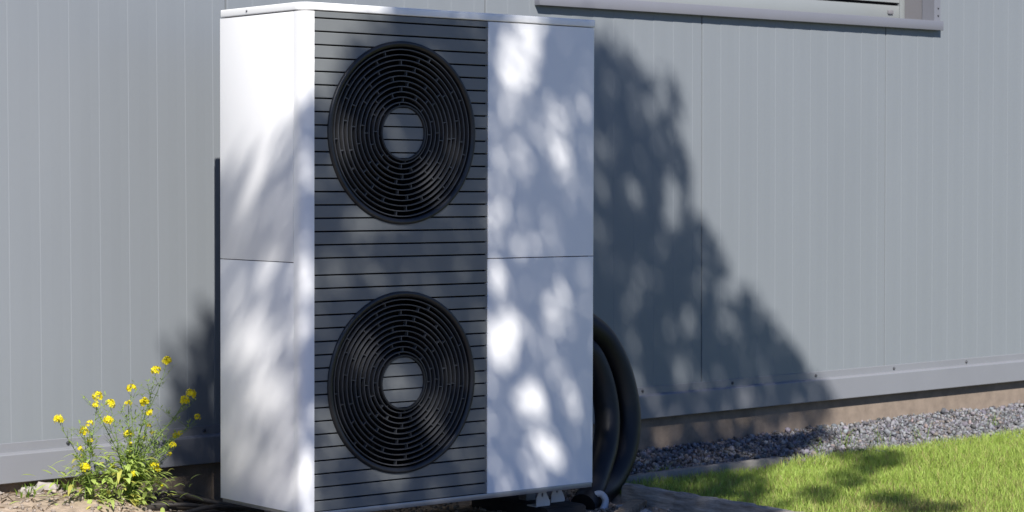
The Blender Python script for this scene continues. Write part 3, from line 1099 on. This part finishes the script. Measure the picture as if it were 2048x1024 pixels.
# ------------------------------------------------------------------ the tree behind the camera that shades the unit
# crown outline in the plane y = 0, seen along the sun's rays
OUT = [(-.36, -.6), (-.37, 0), (-.40, .6), (-.45, 1.0), (-.45, 1.2), (-.40, 1.4), (-.33, 1.53), (-.28, 1.48), (-.24, 1.33), (-.1, 1.25), (-.02, 1.23), (.04, 1.28),
       (.16, 1.44), (.33, 1.57), (.6, 1.75), (.9, 2.05), (1.2, 2.4), (1.4, 2.56),
       (1.50, 2.57), (1.62, 2.54), (1.69, 2.52), (1.73, 2.44), (1.78, 2.45), (1.84, 2.45), (1.92, 2.39), (1.95, 2.32), (1.90, 2.32), (1.83, 2.29),
       (1.87, 2.26), (1.93, 2.22), (1.98, 2.16), (2.01, 2.11), (2.00, 1.97), (1.96, 1.95), (1.93, 2.02), (1.91, 2.08), (1.87, 2.02), (1.90, 1.90),
       (2.00, 1.87), (2.10, 1.84), (2.19, 1.76), (2.22, 1.69), (2.19, 1.61), (2.13, 1.55), (2.19, 1.50), (2.28, 1.51), (2.32, 1.59), (2.38, 1.57),
       (2.46, 1.47), (2.54, 1.36), (2.65, 1.32), (2.73, 1.24), (2.84, 1.13), (2.89, 1.07),
       (2.8, .8), (2.4, .5), (2.2, .3), (2.0, 0),
       (1.9, -.5), (1.5, -1.0), (0, -1.0), (-.3, -.9)]
# gaps in the crown: centre, two half-axes, share of leaves left
HOLES = [
    (0.854, 1.452, 0.096, 0.004, 0.001, -0.131, 0.0), (0.885, 1.543, 0.14, 0.007, 0.0, -0.023, 0.0),
    (0.802, 1.262, 0.047, 0.001, 0.0, -0.052, 0.262), (1.017, 1.201, 0.044, 0.001, 0.0, -0.043, 0.225),
    (0.995, 1.109, 0.048, 0.0, 0.0, -0.053, 0.375), (0.866, 1.141, 0.056, 0.001, 0.0, -0.059, 0.375),
    (0.75, 1.074, 0.031, 0.0, 0.0, -0.098, 0.375), (0.772, 0.895, 0.051, -0.0, 0.0, -0.069, 0.075),
    (0.899, 0.828, 0.069, -0.001, 0.0, -0.074, 0.375), (0.772, 0.699, 0.051, -0.001, 0.0, -0.069, 0.038),
    (1.041, 0.651, 0.035, -0.001, 0.0, -0.04, 0.188), (1.004, 0.585, 0.053, -0.002, 0.0, -0.057, 0.112),
    (0.783, 0.502, 0.072, -0.003, 0.0, -0.108, 0.0), (0.901, 0.29, 0.074, -0.004, 0.0, -0.076, 0.0),
    (0.956, 0.12, 0.083, -0.006, 0.0, -0.094, 0.0), (0.752, 0.357, 0.042, -0.002, 0.0, -0.049, 0.338),
    (1.121, 0.201, 0.049, -0.003, 0.0, -0.076, 0.375), (0.774, 0.093, 0.053, -0.004, 0.0, -0.074, 0.3),
    (1.066, 0.07, 0.056, -0.004, 0.0, -0.059, 0.375), (0.099, 1.429, 0.071, 0.003, 0.0, -0.115, 0.0),
    (0.25, 1.474, 0.116, 0.005, 0.0, -0.022, 0.075), (0.27, 0.899, 0.116, -0.001, 0.0, -0.037, 0.125),
    (0.505, 1.025, 0.081, 0.0, 0.0, -0.064, 0.175), (0.155, 1.132, 0.053, 0.001, 0.0, -0.123, 0.2),
    (0.118, 0.762, 0.064, -0.001, 0.0, -0.069, 0.2), (0.596, 0.8, 0.057, -0.001, 0.0, -0.097, 0.2),
    (0.377, 0.385, 0.075, -0.004, 0.0, -0.076, 0.075), (0.506, 0.29, 0.057, -0.004, 0.0, -0.08, 0.2),
    (0.194, 0.527, 0.076, -0.003, 0.0, -0.056, 0.2), (0.348, 0.102, 0.139, -0.011, 0.0, -0.057, 0.2),
    (0.118, 0.19, 0.075, -0.006, 0.0, -0.062, 0.2), (0.26, 0.736, 0.077, -0.002, 0.0, -0.031, 0.3),
    (0.007, 0.107, 0.041, -0.003, -0.0, -0.115, 0.0), (0.003, 0.78, 0.037, -0.001, -0.0, -0.091, 0.025),
    (0.003, 1.069, 0.027, 0.0, -0.0, -0.061, 0.25), (0.007, 1.418, 0.055, 0.002, -0.0, -0.136, 0.0),
    (-0.08, 1.085, 0.043, -0.079, -0.0, -0.051, 0.175), (-0.12, 0.963, 0.042, -0.075, -0.0, -0.072, 0.052),
    (-0.219, 1.059, 0.033, -0.058, -0.0, -0.087, 0.175), (-0.169, 0.814, 0.08, -0.139, -0.0, -0.087, 0.052),
    (-0.009, 0.598, 0.02, -0.036, -0.0, -0.084, 0.105), (-0.12, 0.572, 0.096, -0.164, -0.0, -0.086, 0.017),
    (-0.049, 0.327, 0.034, -0.058, -0.0, -0.085, 0.052), (-0.22, 0.566, 0.051, -0.086, -0.0, -0.114, 0.087),
    (-0.137, 0.364, 0.044, -0.074, -0.0, -0.069, 0.14), (-0.072, 0.196, 0.052, -0.085, -0.0, -0.068, 0.105),
    (1.84, 2.355, 0.067, 0.003, 0.0, -0.053, 0.05), (1.751, 2.288, 0.061, 0.003, 0.0, -0.044, 0.35),
    (1.821, 2.198, 0.036, 0.001, 0.0, -0.053, 0.15), (1.904, 1.981, 0.037, 0.001, 0.001, -0.098, 0.0),
    (1.666, 1.94, 0.055, 0.001, 0.001, -0.084, 0.4), (1.552, 2.38, 0.043, 0.002, 0.0, -0.04, 0.55),
    (1.836, 1.665, 0.051, -0.0, 0.0, -0.061, 0.55), (2.025, 1.463, 0.049, -0.001, 0.001, -0.087, 0.2),
    (2.23, 1.445, 0.077, -0.001, 0.0, -0.054, 0.05), (1.963, 1.295, 0.043, -0.001, 0.001, -0.078, 0.25),
    (2.444, 1.307, 0.055, -0.001, 0.001, -0.081, 0.3), (2.101, 1.704, 0.041, 0.0, 0.001, -0.079, 0.4),
    (2.234, 1.608, 0.066, -0.0, 0.0, -0.029, 0.0), (2.343, 1.115, 0.061, -0.002, 0.001, -0.064, 0.2),
    (1.793, 1.117, 0.05, -0.002, 0.0, -0.057, 0.4), (1.651, 1.635, 0.049, -0.0, 0.0, -0.052, 0.55),
    (2.684, 1.004, 0.257, -0.012, 0.001, -0.087, 0.3), (2.055, 1.995, 0.046, 0.001, 0.001, -0.103, 0.0),
    (2.187, 1.883, 0.077, 0.001, 0.0, -0.042, 0.0), (2.554, 1.461, 0.044, -0.001, 0.0, -0.043, 0.0),
    (2.089, 0.298, 0.087, -0.049, -0.065, -0.152, 0.2), (2.232, 0.015, 0.149, -0.084, -0.095, -0.2, 0.15),
    (1.909, -0.462, 0.117, -0.066, -0.095, -0.21, 0.2), (2.1, 0.653, 0.137, -0.077, -0.059, -0.145, 0.5),]
# outlying twigs: centre and two half-axes
EXTRA = [
    (2.672, 0.331, 0.092, -0.052, -0.095, -0.182), (2.792, 0.115, 0.09, -0.051, -0.096, -0.173),
    (2.393, -0.205, 0.094, -0.053, -0.089, -0.172), (2.129, -0.418, 0.1, -0.056, -0.069, -0.14),
    (2.383, -0.619, 0.119, -0.067, -0.066, -0.118), (2.415, -0.878, 0.153, -0.087, -0.064, -0.108),
    (1.686, 0.07, 0.185, -0.104, -0.092, -0.242), (2.592, 0.014, 0.066, -0.037, -0.11, -0.206),]


def inside(px, pz, poly):
    c = np.zeros(len(px), dtype=bool)
    j = len(poly) - 1
    for i in range(len(poly)):
        xi, zi = poly[i]
        xj, zj = poly[j]
        if zi != zj:
            c ^= ((zi > pz) != (zj > pz)) & (px < (xj - xi) * (pz - zi) / (zj - zi) + xi)
        j = i
    return c


rt = random.Random(21)
TDIST = 7.2
LEAFD = 0.95


def crown_pos(X, Z, dep):
    return Vector((X, 0, Z)) - SD * (TDIST + dep)


NC = 14000                             # twig tips; each carries a handful of leaves
cX, cZ = rng.uniform(-.55, 3.0, NC), rng.uniform(-1.0, 2.65, NC)
NL = 9
n = NC * NL
lX = np.repeat(cX, NL) + rng.normal(0, .022, n)
lZ = np.repeat(cZ, NL) + rng.normal(0, .034, n)
am = np.where(lX > 1.45, .5, 1.0)
jx, jz = np.repeat(rng.normal(0, .028, NC), NL), np.repeat(rng.normal(0, .028, NC), NL)
eX = lX + am * .08 * wob(lX, lZ, 11.0) + am * .05 * wob(lX, lZ, 26.0, 2.0)       # ragged outline of hanging sprays
eZ = lZ + am * .08 * wob(lZ, lX, 9.0, 1.0) + am * .05 * wob(lX, lZ, 23.0, 4.0)
dens = np.where(inside(eX + jx, eZ + jz, OUT), LEAFD * np.clip(.85 + .65 * wob(lX * 1.2, lZ, 14.0, 3.0), .35, 1.2), 0.0)
rh = random.Random(4)
for _ in range(150):                   # small chinks between the sprays
    r_ = rh.uniform(.018, .038)
    HOLES.append((rh.uniform(-.35, 2.4), rh.uniform(-.3, 2.4), r_, 0, 0, r_ * rh.uniform(1, 1.6), rh.uniform(.15, .5)))
for hx, hz, ax, az_, bx_, bz_, k in HOLES:
    det = ax * bz_ - az_ * bx_
    u = ((lX - hx) * bz_ - (lZ - hz) * bx_) / det
    v = (-(lX - hx) * az_ + (lZ - hz) * ax) / det
    q = u * u + v * v
    dens = np.where(q < .92, np.minimum(dens, (.06 + k * .7) * LEAFD), dens)
for hx, hz, ax, az_, bx_, bz_ in EXTRA:
    det = ax * bz_ - az_ * bx_
    u = ((lX - hx) * bz_ - (lZ - hz) * bx_) / det
    v = (-(lX - hx) * az_ + (lZ - hz) * ax) / det
    dens = np.where(u * u + v * v < 1, np.maximum(dens, .32 * LEAFD), dens)
kp = rng.random(n) < dens
cdep = np.repeat(rng.uniform(-1, 1, NC), NL)[kp]
lX, lZ = lX[kp], lZ[kp]
n = len(lX)
half = .2 + .36 * np.clip(2.6 - lZ, 0, 1.9)
tt = TDIST + cdep * half + rng.normal(0, .03, n)
lp = np.stack([lX, np.zeros(n), lZ], 1) - tt[:, None] * np.array(SD[:])[None]
ld = rng.normal(size=(n, 3)) * np.array([1, 1, .6]) + np.array([0, 0, -.8])
ld /= np.linalg.norm(ld, axis=1)[:, None]
sd_ = np.cross(ld, rng.normal(size=(n, 3)))
sd_ /= np.linalg.norm(sd_, axis=1)[:, None]
L = rng.uniform(.038, .066, n)[:, None]
Wd = L * rng.uniform(.45, .65, n)[:, None]
c0 = lp - ld * L * .5
V = np.stack([c0, c0 + ld * L * .45 + sd_ * Wd * .5, c0 + ld * L, c0 + ld * L * .45 - sd_ * Wd * .5], 1)
F = (np.arange(n) * 4)[:, None] + np.array([[0, 1, 2, 3]])
cme = np_mesh('crown', V.reshape(-1, 3), F)
tcol = np.array([.05, .09, .02]) * rng.uniform(.7, 1.5, (n, 1))
set_tint(cme, np.repeat(tcol, 4, 0))
apex = crown_pos(1.62, 2.42, 0)
foot = crown_pos(1.35, -1.0, 0)
tb = Vector((foot.x - .05, foot.y, float(ground_h(foot.x, foot.y))))
tree = empty('tree', tb)
tag(tree, 'slender leafy tree standing in front of the building, shading the heat pump', 'tree')
co = link('crown', cme, M['crown'], tree)
co.location = -tb
co['kind'] = 'stuff'
tk = smooth_path([tb + Vector((0, 0, -.1)), tb + Vector((.03, .02, 1.6)), Vector((foot.x, foot.y, foot.z)), (foot + apex) / 2 + Vector((.04, .0, 0)), apex], 6)
to = MB().tube(tk, [.11 - .104 * (k / (len(tk) - 1)) for k in range(len(tk))], 10).build('trunk', M['bark'], tree, smooth=60)
to.location = -tb
for k in range(46):
    c = Vector(lp[rt.randrange(n)])
    t = min(1.0, max(.30, (c.z - .25 - tb.z) / (apex.z - tb.z) - .06))
    s0 = tk[int(t * (len(tk) - 1))]
    mid = s0.lerp(c, .55) + Vector((0, 0, .12))
    pth = smooth_path([s0, mid, c], 4)
    o = MB().tube(pth, [.016 - .013 * (j / (len(pth) - 1)) for j in range(len(pth))], 5).build('limb', M['bark'], tree, smooth=60)
    o.location = -tb
